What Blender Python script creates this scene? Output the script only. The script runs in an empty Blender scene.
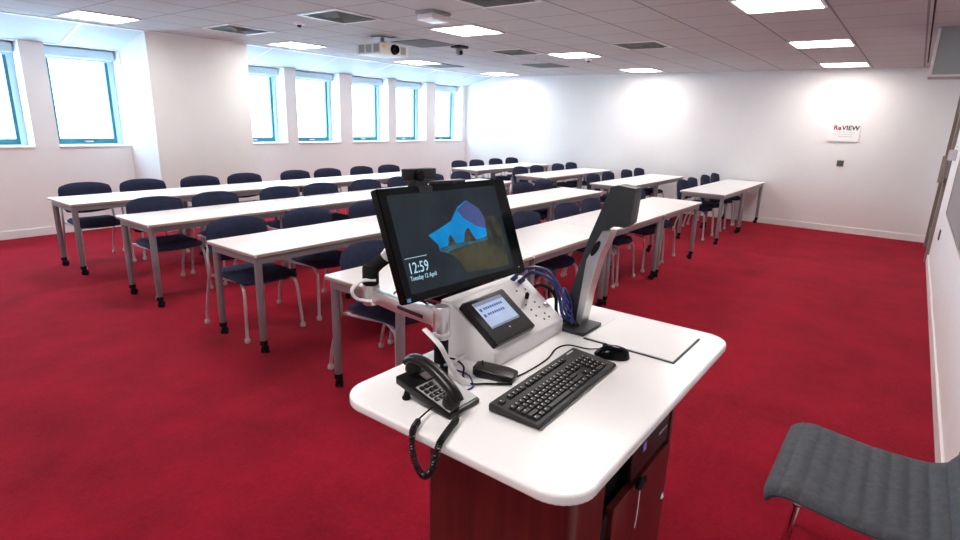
import bpy, bmesh, math, random
from math import sin, cos, pi, radians
from mathutils import Vector, Matrix
random.seed(7)
S = bpy.context.scene
COL = S.collection

# ------------------------------------------------------------------ camera
F_PX, YAW, PITCH, ROLL, CAM_H = 557.87, radians(36.955), radians(15.082), radians(1.826), 1.6396
Fv = Vector((cos(YAW)*cos(PITCH), sin(YAW)*cos(PITCH), -sin(PITCH)))
Rv = Vector((sin(YAW), -cos(YAW), 0)); Uv = Rv.cross(Fv)
R2 = Rv*cos(ROLL) + Uv*sin(ROLL); U2 = -Rv*sin(ROLL) + Uv*cos(ROLL)
cam = bpy.data.cameras.new('camera'); cam.sensor_width = 36; cam.lens = F_PX*36/960
cam.clip_start = 0.05; cam.clip_end = 200
co = bpy.data.objects.new('camera', cam); COL.objects.link(co)
M4 = Matrix((R2, U2, -Fv)).transposed().to_4x4(); M4.translation = Vector((0, 0, CAM_H))
co.matrix_world = M4
S.camera = co

# ------------------------------------------------------------------ light of the place
EXPO = 1.28
LAMP = 10.5          # emission of the ceiling panels
SKY = 7.0
S.view_settings.view_transform = 'Standard'; S.view_settings.look = 'None'
S.view_settings.gamma = 1; S.view_settings.use_curve_mapping = False
S.view_settings.exposure = EXPO
w = bpy.data.worlds.new('overcast_sky'); S.world = w; w.use_nodes = True
bg = w.node_tree.nodes['Background']; bg.inputs[0].default_value = (0.52, 0.79, 1.0, 1); bg.inputs[1].default_value = SKY

# ------------------------------------------------------------------ materials
MATS = {}
def mat(name, col, rough=0.5, metal=0.0, noise=0.0, nscale=20, bump=0.0, bscale=200, emit=None, estr=1, spec=0.5, coat=0.0):
    if name in MATS: return MATS[name]
    m = bpy.data.materials.new(name); m.use_nodes = True
    nt = m.node_tree; b = nt.nodes['Principled BSDF']
    b.inputs['Base Color'].default_value = (*col, 1); b.inputs['Roughness'].default_value = rough
    b.inputs['Metallic'].default_value = metal; b.inputs['Specular IOR Level'].default_value = spec
    b.inputs['Coat Weight'].default_value = coat
    if emit: b.inputs['Emission Color'].default_value = (*emit, 1); b.inputs['Emission Strength'].default_value = estr
    tc = nt.nodes.new('ShaderNodeTexCoord')
    if noise > 0:
        n = nt.nodes.new('ShaderNodeTexNoise'); n.inputs['Scale'].default_value = nscale; n.inputs['Detail'].default_value = 5
        nt.links.new(tc.outputs['Object'], n.inputs['Vector'])
        r = nt.nodes.new('ShaderNodeMapRange'); r.inputs[3].default_value = 1-noise; r.inputs[4].default_value = 1+noise
        r.inputs[1].default_value = .3; r.inputs[2].default_value = .7
        nt.links.new(n.outputs['Fac'], r.inputs[0])
        h = nt.nodes.new('ShaderNodeVectorMath'); h.operation = 'SCALE'; h.inputs[0].default_value = col
        nt.links.new(r.outputs[0], h.inputs['Scale']); nt.links.new(h.outputs[0], b.inputs['Base Color'])
    if bump > 0:
        n2 = nt.nodes.new('ShaderNodeTexNoise'); n2.inputs['Scale'].default_value = bscale; n2.inputs['Detail'].default_value = 3
        nt.links.new(tc.outputs['Object'], n2.inputs['Vector'])
        bp = nt.nodes.new('ShaderNodeBump'); bp.inputs['Strength'].default_value = bump; bp.inputs['Distance'].default_value = 0.004
        nt.links.new(n2.outputs['Fac'], bp.inputs['Height']); nt.links.new(bp.outputs[0], b.inputs['Normal'])
    MATS[name] = m
    return m

wall_m = mat('white_paint', (.80, .78, .775), .8, bump=.08, bscale=60, noise=.012, nscale=3)
soffit_m = mat('soffit_sky_tint', (.58, .62, .66), .7, noise=.01)  # white soffit with the blue of the sky light mixed into its colour
trim_m = mat('white_gloss_trim', (.84, .83, .83), .35, noise=.01)
table_m = mat('white_laminate', (.92, .91, .90), .35, noise=.01, nscale=8)
edge_m = mat('birch_edge', (.42, .33, .27), .6, noise=.08, nscale=40)
greyleg_m = mat('grey_powder_coat', (.26, .25, .27), .42, metal=.3, noise=.03)
black_m = mat('black_plastic', (.006, .006, .007), .32, noise=.1, nscale=50, spec=.35)
blackgl_m = mat('black_gloss', (.003, .004, .005), .15, noise=.05, spec=.13)
rubber_m = mat('black_rubber', (.007, .007, .008), .8, noise=.1, spec=.2)
navy_m = mat('navy_fabric', (.028, .034, .070), .95, noise=.18, nscale=60, bump=.5, bscale=700, spec=.15)
tube_m = mat('silver_tube', (.55, .53, .54), .38, metal=.55, noise=.02)
glide_m = mat('pale_grey_plastic', (.48, .45, .43), .5, noise=.03)
desk_m = mat('white_desk_laminate', (.93, .925, .92), .22, noise=.006, nscale=6)
cons_m = mat('white_painted_steel', (.80, .79, .79), .35, noise=.01)
alu_m = mat('brushed_aluminium', (.62, .61, .61), .3, metal=.85, noise=.03, nscale=60)
chrome_m = mat('chrome', (.75, .74, .74), .1, metal=1.0, noise=.01)
slate_m = mat('slate_plastic', (.020, .026, .029), .4, noise=.06, nscale=30)
grey_m = mat('mid_grey_plastic', (.30, .31, .31), .5, noise=.02)
dkgrey_m = mat('dark_grey_plastic', (.028, .029, .031), .5, noise=.05, spec=.3)
keys_m = mat('keycap_plastic', (.007, .007, .008), .5, noise=.1, nscale=100)
legend_m = mat('key_legend', (.55, .55, .55), .6, noise=.01)
wfab_m = mat('grey_wool', (.105, .112, .125), .95, noise=.14, nscale=45, bump=.5, bscale=900, spec=.15)
vent_m = mat('vent_grey', (.22, .23, .22), .6, noise=.02)
ventdk_m = mat('vent_dark', (.05, .052, .05), .7, noise=.05)
ppt_m = mat('projector_plastic', (.70, .68, .64), .45, noise=.01)
lamp_m = mat('lamp_diffuser', (1, 1, 1), .5, emit=(1.0, .95, .905), estr=LAMP)
cable_m = mat('blue_cable', (.02, .03, .16), .4, noise=.05)
wcable_m = mat('white_cable', (.75, .75, .75), .5, noise=.02)
frame_m = mat('teal_window_frame', (.02, .16, .22), .4, noise=.03)
wframe_m = mat('pale_window_frame', (.50, .66, .74), .4, noise=.02)
cas_m = mat('pale_blind_cassette', (.55, .68, .76), .5, noise=.02)
brown_m = mat('brown_door_frame', (.24, .195, .165), .5, noise=.05)
board_m = mat('whiteboard_reflection_grey', (.27, .25, .26), .5, noise=.01)  # a whiteboard; the grey stands in for its reflection at a grazing angle
case_m = mat('grey_green_casing', (.34, .38, .37), .5, noise=.02)
plate_m = mat('dark_socket_plate', (.09, .09, .08), .45, noise=.03)
red_m = mat('crimson_print', (.55, .01, .06), .6, noise=.01)
ink_m = mat('dark_print', (.05, .05, .06), .6, noise=.01)
greyink_m = mat('grey_print', (.45, .45, .46), .6, noise=.01)
pcface_m = mat('dark_brown_metal', (.014, .007, .007), .3, metal=.4, noise=.08)
sticker_m = mat('violet_sticker', (.25, .22, .75), .4, noise=.02)
bluest_m = mat('blue_sticker', (.10, .35, .80), .4, noise=.02)

def emis(name, col, s=1.0, n=.15, sc=12, dark=.002):
    """a lit patch of a display: emission with a little procedural mottling"""
    m = bpy.data.materials.new(name); m.use_nodes = True; nt = m.node_tree
    b = nt.nodes['Principled BSDF']; b.inputs['Base Color'].default_value = (dark, dark, dark, 1); b.inputs['Roughness'].default_value = .12; b.inputs['Specular IOR Level'].default_value = .13
    tc = nt.nodes.new('ShaderNodeTexCoord'); no = nt.nodes.new('ShaderNodeTexNoise'); no.inputs['Scale'].default_value = sc; no.inputs['Detail'].default_value = 6
    nt.links.new(tc.outputs['Object'], no.inputs['Vector'])
    r = nt.nodes.new('ShaderNodeMapRange'); r.inputs[1].default_value = .3; r.inputs[2].default_value = .7
    r.inputs[3].default_value = s*(1-n)/2**EXPO; r.inputs[4].default_value = s*(1+n)/2**EXPO
    nt.links.new(no.outputs['Fac'], r.inputs[0]); nt.links.new(r.outputs[0], b.inputs['Emission Strength'])
    b.inputs['Emission Color'].default_value = (*col, 1)
    return m

def carpet_material():
    m = bpy.data.materials.new('red_carpet'); m.use_nodes = True; nt = m.node_tree
    b = nt.nodes['Principled BSDF']; b.inputs['Roughness'].default_value = 1; b.inputs['Specular IOR Level'].default_value = .05
    b.inputs['Sheen Weight'].default_value = .15; b.inputs['Sheen Roughness'].default_value = .6
    b.inputs['Sheen Tint'].default_value = (1, .25, .3, 1)
    tc = nt.nodes.new('ShaderNodeTexCoord')
    n1 = nt.nodes.new('ShaderNodeTexNoise'); n1.inputs['Scale'].default_value = 2.2; n1.inputs['Detail'].default_value = 6; n1.inputs['Roughness'].default_value = .65
    n2 = nt.nodes.new('ShaderNodeTexNoise'); n2.inputs['Scale'].default_value = 220; n2.inputs['Detail'].default_value = 2
    n3 = nt.nodes.new('ShaderNodeTexNoise'); n3.inputs['Scale'].default_value = 45; n3.inputs['Detail'].default_value = 3
    for n in (n1, n2, n3): nt.links.new(tc.outputs['Object'], n.inputs['Vector'])
    a = nt.nodes.new('ShaderNodeMath'); a.operation = 'MULTIPLY_ADD'; a.inputs[1].default_value = .55
    nt.links.new(n2.outputs['Fac'], a.inputs[0]); nt.links.new(n1.outputs['Fac'], a.inputs[2])
    a2 = nt.nodes.new('ShaderNodeMath'); a2.operation = 'MULTIPLY_ADD'; a2.inputs[1].default_value = .4
    nt.links.new(n3.outputs['Fac'], a2.inputs[0]); nt.links.new(a.outputs[0], a2.inputs[2])
    cr = nt.nodes.new('ShaderNodeValToRGB')
    cr.color_ramp.elements[0].position = .72; cr.color_ramp.elements[0].color = (.175, .0035, .012, 1)
    cr.color_ramp.elements[1].position = 1.22; cr.color_ramp.elements[1].color = (.36, .007, .025, 1)
    mr = nt.nodes.new('ShaderNodeMapRange'); mr.inputs[1].default_value = .65; mr.inputs[2].default_value = 1.3
    nt.links.new(a2.outputs[0], mr.inputs[0])
    cr.color_ramp.elements[0].position = .12; cr.color_ramp.elements[1].position = .88
    nt.links.new(mr.outputs[0], cr.inputs[0]); nt.links.new(cr.outputs[0], b.inputs['Base Color'])
    bp = nt.nodes.new('ShaderNodeBump'); bp.inputs['Strength'].default_value = .6; bp.inputs['Distance'].default_value = .006
    nt.links.new(n2.outputs['Fac'], bp.inputs['Height']); nt.links.new(bp.outputs[0], b.inputs['Normal'])
    return m
carpet_m = carpet_material()

GX0, GY0, GP = 9.95, 0.75, 0.63
def ceiling_material():
    """mineral fibre tiles in a 0.63 m grid of narrow bars"""
    m = bpy.data.materials.new('ceiling_tiles'); m.use_nodes = True; nt = m.node_tree; L = nt.links
    b = nt.nodes['Principled BSDF']; b.inputs['Roughness'].default_value = .9; b.inputs['Specular IOR Level'].default_value = .1
    tc = nt.nodes.new('ShaderNodeTexCoord'); sp = nt.nodes.new('ShaderNodeSeparateXYZ'); L.new(tc.outputs['Object'], sp.inputs[0])
    def line(sock, off, wid):
        s = nt.nodes.new('ShaderNodeMath'); s.operation = 'SUBTRACT'; L.new(sock, s.inputs[0]); s.inputs[1].default_value = off - 40*GP
        d = nt.nodes.new('ShaderNodeMath'); d.operation = 'DIVIDE'; L.new(s.outputs[0], d.inputs[0]); d.inputs[1].default_value = GP
        f = nt.nodes.new('ShaderNodeMath'); f.operation = 'FRACT'; L.new(d.outputs[0], f.inputs[0])
        p = nt.nodes.new('ShaderNodeMath'); p.operation = 'PINGPONG'; L.new(f.outputs[0], p.inputs[0]); p.inputs[1].default_value = .5
        c = nt.nodes.new('ShaderNodeMath'); c.operation = 'LESS_THAN'; L.new(p.outputs[0], c.inputs[0]); c.inputs[1].default_value = wid
        return c.outputs[0]
    lx = line(sp.outputs[0], GX0, .010); ly = line(sp.outputs[1], GY0, .014)
    mx = nt.nodes.new('ShaderNodeMath'); mx.operation = 'MAXIMUM'; L.new(lx, mx.inputs[0]); L.new(ly, mx.inputs[1])
    no = nt.nodes.new('ShaderNodeTexNoise'); no.inputs['Scale'].default_value = 90; no.inputs['Detail'].default_value = 4; L.new(tc.outputs['Object'], no.inputs['Vector'])
    cr = nt.nodes.new('ShaderNodeValToRGB'); cr.color_ramp.elements[0].color = (.49, .465, .47, 1); cr.color_ramp.elements[1].color = (.57, .54, .55, 1)
    cr.color_ramp.elements[0].position = .3; cr.color_ramp.elements[1].position = .7
    L.new(no.outputs['Fac'], cr.inputs[0])
    mix = nt.nodes.new('ShaderNodeMix'); mix.data_type = 'RGBA'; L.new(mx.outputs[0], mix.inputs['Factor'])
    L.new(cr.outputs[0], mix.inputs['A']); mix.inputs['B'].default_value = (.25, .235, .24, 1)
    L.new(mix.outputs['Result'], b.inputs['Base Color'])
    return m
ceil_m = ceiling_material()

def wood_material():
    m = bpy.data.materials.new('mahogany_laminate'); m.use_nodes = True; nt = m.node_tree; L = nt.links
    b = nt.nodes['Principled BSDF']; b.inputs['Roughness'].default_value = .28; b.inputs['Coat Weight'].default_value = .2
    tc = nt.nodes.new('ShaderNodeTexCoord'); mp = nt.nodes.new('ShaderNodeMapping'); mp.inputs['Scale'].default_value = (14, 14, 1.2)
    L.new(tc.outputs['Object'], mp.inputs[0])
    no = nt.nodes.new('ShaderNodeTexNoise'); no.inputs['Scale'].default_value = 3; no.inputs['Detail'].default_value = 6; L.new(mp.outputs[0], no.inputs['Vector'])
    cr = nt.nodes.new('ShaderNodeValToRGB'); cr.color_ramp.elements[0].color = (.075, .010, .010, 1); cr.color_ramp.elements[1].color = (.15, .022, .020, 1)
    cr.color_ramp.elements[0].position = .3; cr.color_ramp.elements[1].position = .72
    L.new(no.outputs['Fac'], cr.inputs[0]); L.new(cr.outputs[0], b.inputs['Base Color'])
    return m
wood_m = wood_material()

def glass_material():
    m = bpy.data.materials.new('window_glass'); m.use_nodes = True; nt = m.node_tree; L = nt.links
    nt.nodes.remove(nt.nodes['Principled BSDF'])
    t = nt.nodes.new('ShaderNodeBsdfTransparent'); t.inputs[0].default_value = (.93, .97, .98, 1)
    g = nt.nodes.new('ShaderNodeBsdfGlossy'); g.inputs['Roughness'].default_value = .03
    no = nt.nodes.new('ShaderNodeTexNoise'); no.inputs['Scale'].default_value = 4
    r = nt.nodes.new('ShaderNodeMapRange'); r.inputs[3].default_value = .04; r.inputs[4].default_value = .08
    L.new(no.outputs['Fac'], r.inputs[0])
    mx = nt.nodes.new('ShaderNodeMixShader'); L.new(r.outputs[0], mx.inputs[0]); L.new(t.outputs[0], mx.inputs[1]); L.new(g.outputs[0], mx.inputs[2])
    L.new(mx.outputs[0], nt.nodes['Material Output'].inputs[0])
    return m
glass_m = glass_material()
def clear_plastic():
    m = bpy.data.materials.new('clear_plastic'); m.use_nodes = True; nt = m.node_tree; L = nt.links
    p = nt.nodes['Principled BSDF']; p.inputs['Base Color'].default_value = (.75, .74, .74, 1); p.inputs['Roughness'].default_value = .2
    t = nt.nodes.new('ShaderNodeBsdfTransparent'); mx = nt.nodes.new('ShaderNodeMixShader')
    no = nt.nodes.new('ShaderNodeTexNoise'); no.inputs['Scale'].default_value = 30
    r = nt.nodes.new('ShaderNodeMapRange'); r.inputs[3].default_value = .4; r.inputs[4].default_value = .8; L.new(no.outputs['Fac'], r.inputs[0])
    L.new(r.outputs[0], mx.inputs[0]); L.new(t.outputs[0], mx.inputs[1]); L.new(p.outputs[0], mx.inputs[2]); L.new(mx.outputs[0], nt.nodes['Material Output'].inputs[0])
    return m
clear_m = clear_plastic()

# ------------------------------------------------------------------ mesh helpers
class MB:
    def __init__(s): s.bm = bmesh.new()
    def box(s, x0, x1, y0, y1, z0, z1, bev=0, seg=2, mi=0, M=None):
        b = bmesh.new(); bmesh.ops.create_cube(b, size=1)
        for v in b.verts: v.co = Vector(((x0+x1)/2+v.co.x*(x1-x0), (y0+y1)/2+v.co.y*(y1-y0), (z0+z1)/2+v.co.z*(z1-z0)))
        if bev > 0: bmesh.ops.bevel(b, geom=b.edges[:], offset=bev, segments=seg, profile=.6, affect='EDGES')
        return s.add(b, mi, M)
    def add(s, b, mi=0, M=None):
        if M is not None: bmesh.ops.transform(b, matrix=M, verts=b.verts)
        for f in b.faces: f.material_index = mi
        me = bpy.data.meshes.new('tmp'); b.to_mesh(me); b.free()
        s.bm.from_mesh(me); bpy.data.meshes.remove(me)
        return s
    def prism(s, pts, h0, h1, axis='z', bev=0, mi=0, M=None, seg=2):
        """closed outline extruded along an axis; pts are the two other coordinates in order"""
        b = bmesh.new()
        def P(a, c, h): return {'z': (a, c, h), 'y': (a, h, c), 'x': (h, a, c)}[axis]
        lo = [b.verts.new(P(a, c, h0)) for a, c in pts]; hi = [b.verts.new(P(a, c, h1)) for a, c in pts]
        n = len(pts)
        b.faces.new(lo); b.faces.new(hi[::-1])
        for i in range(n): b.faces.new((lo[i], hi[i], hi[(i+1) % n], lo[(i+1) % n]))
        bmesh.ops.recalc_face_normals(b, faces=b.faces[:])
        if bev > 0: bmesh.ops.bevel(b, geom=b.edges[:], offset=bev, segments=seg, profile=.6, affect='EDGES')
        return s.add(b, mi, M)
    def tube(s, pts, r, seg=10, smooth=True, mi=0, flat=1.0, closed=False):
        pts = [Vector(p) for p in pts]
        if smooth and len(pts) > 2: pts = catmull(pts)
        n = len(pts); rs = r if isinstance(r, (list, tuple)) else None
        b = bmesh.new(); rings = []
        up = Vector((0, 0, 1)); t0 = (pts[1]-pts[0]).normalized()
        if abs(t0.z) > .95: up = Vector((1, 0, 0))
        nx = t0.cross(up).normalized()
        for i, p in enumerate(pts):
            t = (pts[min(i+1, n-1)] - pts[max(i-1, 0)]).normalized()
            nx = (nx - t*nx.dot(t)).normalized(); ny = t.cross(nx)
            rr = r if rs is None else rs[0] + (rs[1]-rs[0])*i/(n-1)
            rings.append([b.verts.new(p + nx*rr*cos(2*pi*k/seg) + ny*rr*flat*sin(2*pi*k/seg)) for k in range(seg)])
        for i in range(n-1):
            for k in range(seg): b.faces.new((rings[i][k], rings[i][(k+1) % seg], rings[i+1][(k+1) % seg], rings[i+1][k]))
        b.faces.new(rings[0][::-1]); b.faces.new(rings[-1])
        bmesh.ops.recalc_face_normals(b, faces=b.faces[:])
        return s.add(b, mi)
    def lathe(s, prof, M=None, seg=20, mi=0):
        """prof: (radius, height) pairs around z"""
        b = bmesh.new(); rings = []
        for r, z in prof: rings.append([b.verts.new((max(r, 1e-4)*cos(2*pi*k/seg), max(r, 1e-4)*sin(2*pi*k/seg), z)) for k in range(seg)])
        for i in range(len(prof)-1):
            for k in range(seg): b.faces.new((rings[i][k], rings[i][(k+1) % seg], rings[i+1][(k+1) % seg], rings[i+1][k]))
        b.faces.new(rings[0][::-1]); b.faces.new(rings[-1])
        bmesh.ops.recalc_face_normals(b, faces=b.faces[:])
        return s.add(b, mi, M)
    def grid(s, fn, nu, nv, mi=0, M=None):
        """closed thick sheet: fn(u,v,side) -> point, side 0 lower / 1 upper"""
        b = bmesh.new(); g = [[[b.verts.new(fn(i/nu, j/nv, sd)) for j in range(nv+1)] for i in range(nu+1)] for sd in (0, 1)]
        for sd in (0, 1):
            for i in range(nu):
                for j in range(nv):
                    q = (g[sd][i][j], g[sd][i+1][j], g[sd][i+1][j+1], g[sd][i][j+1]); b.faces.new(q if sd else q[::-1])
        for i in range(nu):
            b.faces.new((g[0][i][0], g[0][i+1][0], g[1][i+1][0], g[1][i][0])); b.faces.new((g[0][i+1][nv], g[0][i][nv], g[1][i][nv], g[1][i+1][nv]))
        for j in range(nv):
            b.faces.new((g[0][0][j+1], g[0][0][j], g[1][0][j], g[1][0][j+1])); b.faces.new((g[0][nu][j], g[0][nu][j+1], g[1][nu][j+1], g[1][nu][j]))
        bmesh.ops.recalc_face_normals(b, faces=b.faces[:])
        return s.add(b, mi, M)
    def poly(s, pts, mi=0):
        b = bmesh.new(); b.faces.new([b.verts.new(p) for p in pts]); return s.add(b, mi)
    def build(s, name, mats, parent=None, smooth=True, loc=None, angle=40):
        me = bpy.data.meshes.new(name); s.bm.to_mesh(me); s.bm.free()
        if not isinstance(mats, (list, tuple)): mats = [mats]
        for m in mats: me.materials.append(m)
        if smooth:
            for p in me.polygons: p.use_smooth = True
            try: me.set_sharp_from_angle(angle=radians(angle))
            except Exception: pass
        o = bpy.data.objects.new(name, me); COL.objects.link(o)
        if parent: o.parent = parent
        if loc: o.location = loc
        return o

def catmull(P, k=7):
    out = []; n = len(P)
    for i in range(n-1):
        p0, p1, p2, p3 = P[max(i-1, 0)], P[i], P[i+1], P[min(i+2, n-1)]
        for j in range(k):
            t = j/k; out.append(.5*((2*p1)+(-p0+p2)*t+(2*p0-5*p1+4*p2-p3)*t*t+(-p0+3*p1-3*p2+p3)*t**3))
    out.append(P[-1]); return out

def rrect(x0, x1, y0, y1, r, n=6):
    rs = r if isinstance(r, (list, tuple)) else [r]*4
    out = []
    for (cx, cy, a), q in zip(((x0, y0, 180), (x1, y0, 270), (x1, y1, 0), (x0, y1, 90)), rs):
        sx = 1 if cx == x0 else -1; sy = 1 if cy == y0 else -1
        for i in range(n+1):
            t = radians(a + 90*i/n); out.append((cx+sx*q+q*cos(t), cy+sy*q+q*sin(t)))
    return out

def tag(o, label=None, cat=None, group=None, kind=None):
    if label: o['label'] = label
    if cat: o['category'] = cat
    if group: o['group'] = group
    if kind: o['kind'] = kind
    return o
def empty(name, loc=(0, 0, 0), rz=0):
    o = bpy.data.objects.new(name, None); o.empty_display_size = .1; o.location = loc; o.rotation_euler = (0, 0, rz); COL.objects.link(o); return o
def structure(o): o['kind'] = 'structure'; return o
def copy_tree(o, parent=None):
    c = o.copy(); COL.objects.link(c); c.parent = parent
    for ch in list(o.children): copy_tree(ch, c)
    return c
def text(name, body, size, m, parent, frame, extrude=.0004, align='LEFT', bold=0):
    """flat lettering as a mesh; frame = 4x4 matrix of its baseline origin"""
    cu = bpy.data.curves.new(name, 'FONT'); cu.body = body; cu.size = size; cu.extrude = extrude; cu.align_x = align; cu.resolution_u = 3; cu.offset = bold
    t = bpy.data.objects.new(name, cu); COL.objects.link(t)
    bpy.context.view_layer.update()
    me = bpy.data.meshes.new_from_object(t.evaluated_get(bpy.context.evaluated_depsgraph_get()))
    bpy.data.objects.remove(t); me.transform(frame); me.materials.clear(); me.materials.append(m); me.name = name
    o = bpy.data.objects.new(name, me); COL.objects.link(o); o.parent = parent
    return o
def frame_of(o, ex, ez):
    ex = Vector(ex).normalized(); ez = Vector(ez).normalized(); ey = ez.cross(ex)
    M = Matrix((ex, ey, ez)).transposed().to_4x4(); M.translation = Vector(o); return M

# ------------------------------------------------------------------ the room
XA, XB, YA, YC, YE, H = -1.6, 11.0, 8.87, -.39, 8.05, 2.60
T = .12
m = MB(); m.box(XA-T, XB+T, YC-T, YA+.6, -.1, 0); structure(m.build('floor', carpet_m, smooth=False))
m = MB(); m.box(XA-T, XB+T, YC-T, YE, H, H+.1); structure(m.build('ceiling', ceil_m, smooth=False))
# sloping soffit over the window bay
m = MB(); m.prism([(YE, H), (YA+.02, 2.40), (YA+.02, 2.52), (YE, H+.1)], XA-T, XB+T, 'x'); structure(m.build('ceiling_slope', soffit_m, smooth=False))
m = MB(); m.box(XA, XB, YE-.05, YE+.05, H-.012, H+.02, .003); structure(m.build('trim_1', trim_m, smooth=False))
# joints of the sloping soffit panels
m = MB()
xx = 2.95
dy, dz = YA-YE, 2.40-H
for k in range(-3, 8):
    x = 2.75+1.26*k
    if not (XA+.1 < x < XB-.1) or 3.3 < x < 4.95: continue
    m.prism([(YE+.04, H+.004+dz*.05), (YA-.005, 2.404), (YA-.005, 2.398), (YE+.04, H-.003+dz*.05)], x, x+.03, 'x')
structure(m.build('trim_2', trim_m, smooth=False))
# far wall, back wall, right wall
m = MB(); m.box(XB, XB+T, YC-T, YA+.6, 0, 2.75); structure(m.build('wall_far', wall_m, smooth=False))
m = MB(); m.box(XA-T, XA, YC-T, YA+.6, 0, 2.75); structure(m.build('wall_near', wall_m, smooth=False))
DX0, DX1 = 9.35, 10.62
m = MB(); m.box(XA, DX0, YC-T, YC, 0, H); m.box(DX1, XB, YC-T, YC, 0, H); m.box(DX0, DX1, YC-T, YC, 2.2, H)
structure(m.build('wall_right', wall_m, smooth=False))
# window wall with its openings
OPEN = [(.12, 1.12), (1.37, 2.33), (2.59, 3.45), (5.04, 6.0), (6.23, 7.18), (7.49, 8.44), (8.67, 9.60), (9.91, 10.87)]
ZS, ZT, RD = 1.12, 2.40, .36
m = MB(); m.box(XA, XB, YA, YA+RD, 0, ZS)
m.box(XA, XB, YA, YA+RD, ZT-.005, ZT+.15)
px = XA
for a, b_ in OPEN + [(XB, XB)]:
    if b_ > 0 and a > px: m.box(px, a, YA, YA+RD, ZS, ZT)
    px = b_
structure(m.build('wall_left', wall_m, smooth=False))
m = MB(); m.box(3.45, 4.84, YE, YA+.02, 0, H+.02); structure(m.build('wall_pier', wall_m, smooth=False))
# baseboards
def skirting(name, x0, x1, y0, y1):
    m = MB(); m.box(x0, x1, y0, y1, 0, .105, .004); structure(m.build(name, trim_m, smooth=False))
skirting('baseboard_far', XB-.016, XB, YC, YA)
skirting('baseboard_right', XA, DX0-.06, YC, YC+.016)
skirting('baseboard_left', XA, 3.45, YA-.016, YA)
skirting('baseboard_pier', 3.434, 4.856, YE-.016, YE)
skirting('baseboard_bay', 4.856, XB-.016, YA-.016, YA)
skirting('baseboard_near', XA, XA+.016, YC, YA)

# windows: pale outer frame, teal sash, glass, blind cassette, sill
for i, (a, b_) in enumerate(OPEN):
    r = empty('window_%d' % (i+1), ((a+b_)/2, YA+.27, ZS)); structure(r)
    w2 = (b_-a)/2; hh = ZT-ZS; y0 = .0
    m = MB()
    m.box(-w2, -w2+.07, y0, y0+.07, 0, hh); m.box(w2-.07, w2, y0, y0+.07, 0, hh); m.box(-w2+.07, w2-.07, y0, y0+.07, hh-.08, hh); m.box(-w2+.07, w2-.07, y0, y0+.07, 0, .03)
    m.build('window_frame', wframe_m, r, smooth=False)
    m = MB(); q = w2-.07; t = .036
    m.box(-q, -q+t, y0+.015, y0+.055, .03, hh-.08); m.box(q-t, q, y0+.015, y0+.055, .03, hh-.08)
    m.box(-q+t, q-t, y0+.015, y0+.055, hh-.12, hh-.08); m.box(-q+t, q-t, y0+.015, y0+.055, .03, .10)
    sash = m.build('sash', frame_m, r, smooth=False)
    m = MB(); m.box(-q+t, q-t, y0+.032, y0+.038, .10, hh-.12); m.build('glass_pane', glass_m, sash, smooth=False)
    m = MB(); m.box(-.05, .05, y0-.02, y0+.012, .05, .07, .004); m.build('window_handle', alu_m, sash, smooth=False)
    m = MB(); m.box(-w2+.02, w2-.02, y0-.12, y0-.01, hh-.14, hh-.02, .02); m.box(-w2+.05, w2-.05, y0-.05, y0-.04, hh-.165, hh-.13); m.build('blind_cassette', cas_m, r, smooth=False)
    m = MB(); m.box(-w2, w2, -.29, y0+.02, -.004, .022, .006); m.build('window_sill', trim_m, r, smooth=False)

# door in the right wall, seen along the wall
r = structure(empty('door_1', ((DX0+DX1)/2, YC, 0)))
hw = (DX1-DX0)/2
m = MB(); m.box(-hw-.05, -hw+.05, -.12, .035, 0, 2.25, .004); m.box(hw-.05, hw+.05, -.12, .035, 0, 2.25, .004); m.box(-hw+.05, hw-.05, -.12, .035, 2.15, 2.25, .004)
m.build('door_frame', brown_m, r, smooth=False)
m = MB(); m.box(-hw+.052, hw-.052, -.07, -.02, .01, 2.148, .003); leaf = m.build('door_leaf', brown_m, r, smooth=False)
m = MB(); m.tube([(hw-.15, -.02, 1.0), (hw-.15, .04, 1.0)], .01); m.tube([(hw-.15, .04, 1.0), (hw-.30, .04, 1.0)], .01); m.build('door_handle', chrome_m, leaf)
for z in (.35, 1.15, 1.9):
    m = MB(); m.tube([(-hw+.02, .04, z), (-hw+.02, .04, z+.1)], .012, smooth=False); m.build('hinge', greyleg_m, r)

# ------------------------------------------------------------------ ceiling fittings
def lamp_proto():
    r = empty('ceiling_light')
    m = MB(); q = GP/2-.012
    for x0, x1, y0, y1 in ((-q, q, -q, -q+.02), (-q, q, q-.02, q), (-q, -q+.02, -q+.02, q-.02), (q-.02, q, -q+.02, q-.02)):
        m.box(x0, x1, y0, y1, -.014, 0, .002)
    m.build('light_frame', trim_m, r, smooth=False)
    m = MB(); m.box(-q+.02, q-.02, -q+.02, q-.02, -.008, -.002); m.build('diffuser', lamp_m, r, smooth=False)
    return r
cols = [-.13+GP/2, 2.39+GP/2, 4.91+GP/2, 7.43+GP/2, 9.95+GP/2]  # the column behind the camera is out of view, added for fill light
rws = [.75+GP/2, 3.90+GP/2, 7.05+GP/2]
rown = ['above the right-hand wall side', 'in the middle row of lights', 'along the window bay edge']
coln = ['added unseen behind the camera', 'nearest the camera', 'second from the near end', 'third from the near end', 'nearest the far wall']
lp = lamp_proto(); first = True
for j, y in enumerate(rws):
    for i, x in enumerate(cols):
        o = lp if first else copy_tree(lp); first = False
        o.location = (x, y, H)
        tag(o, 'square recessed ceiling light %s, %s' % (rown[j], coln[i]), 'ceiling light', 'recessed ceiling lights')

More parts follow.
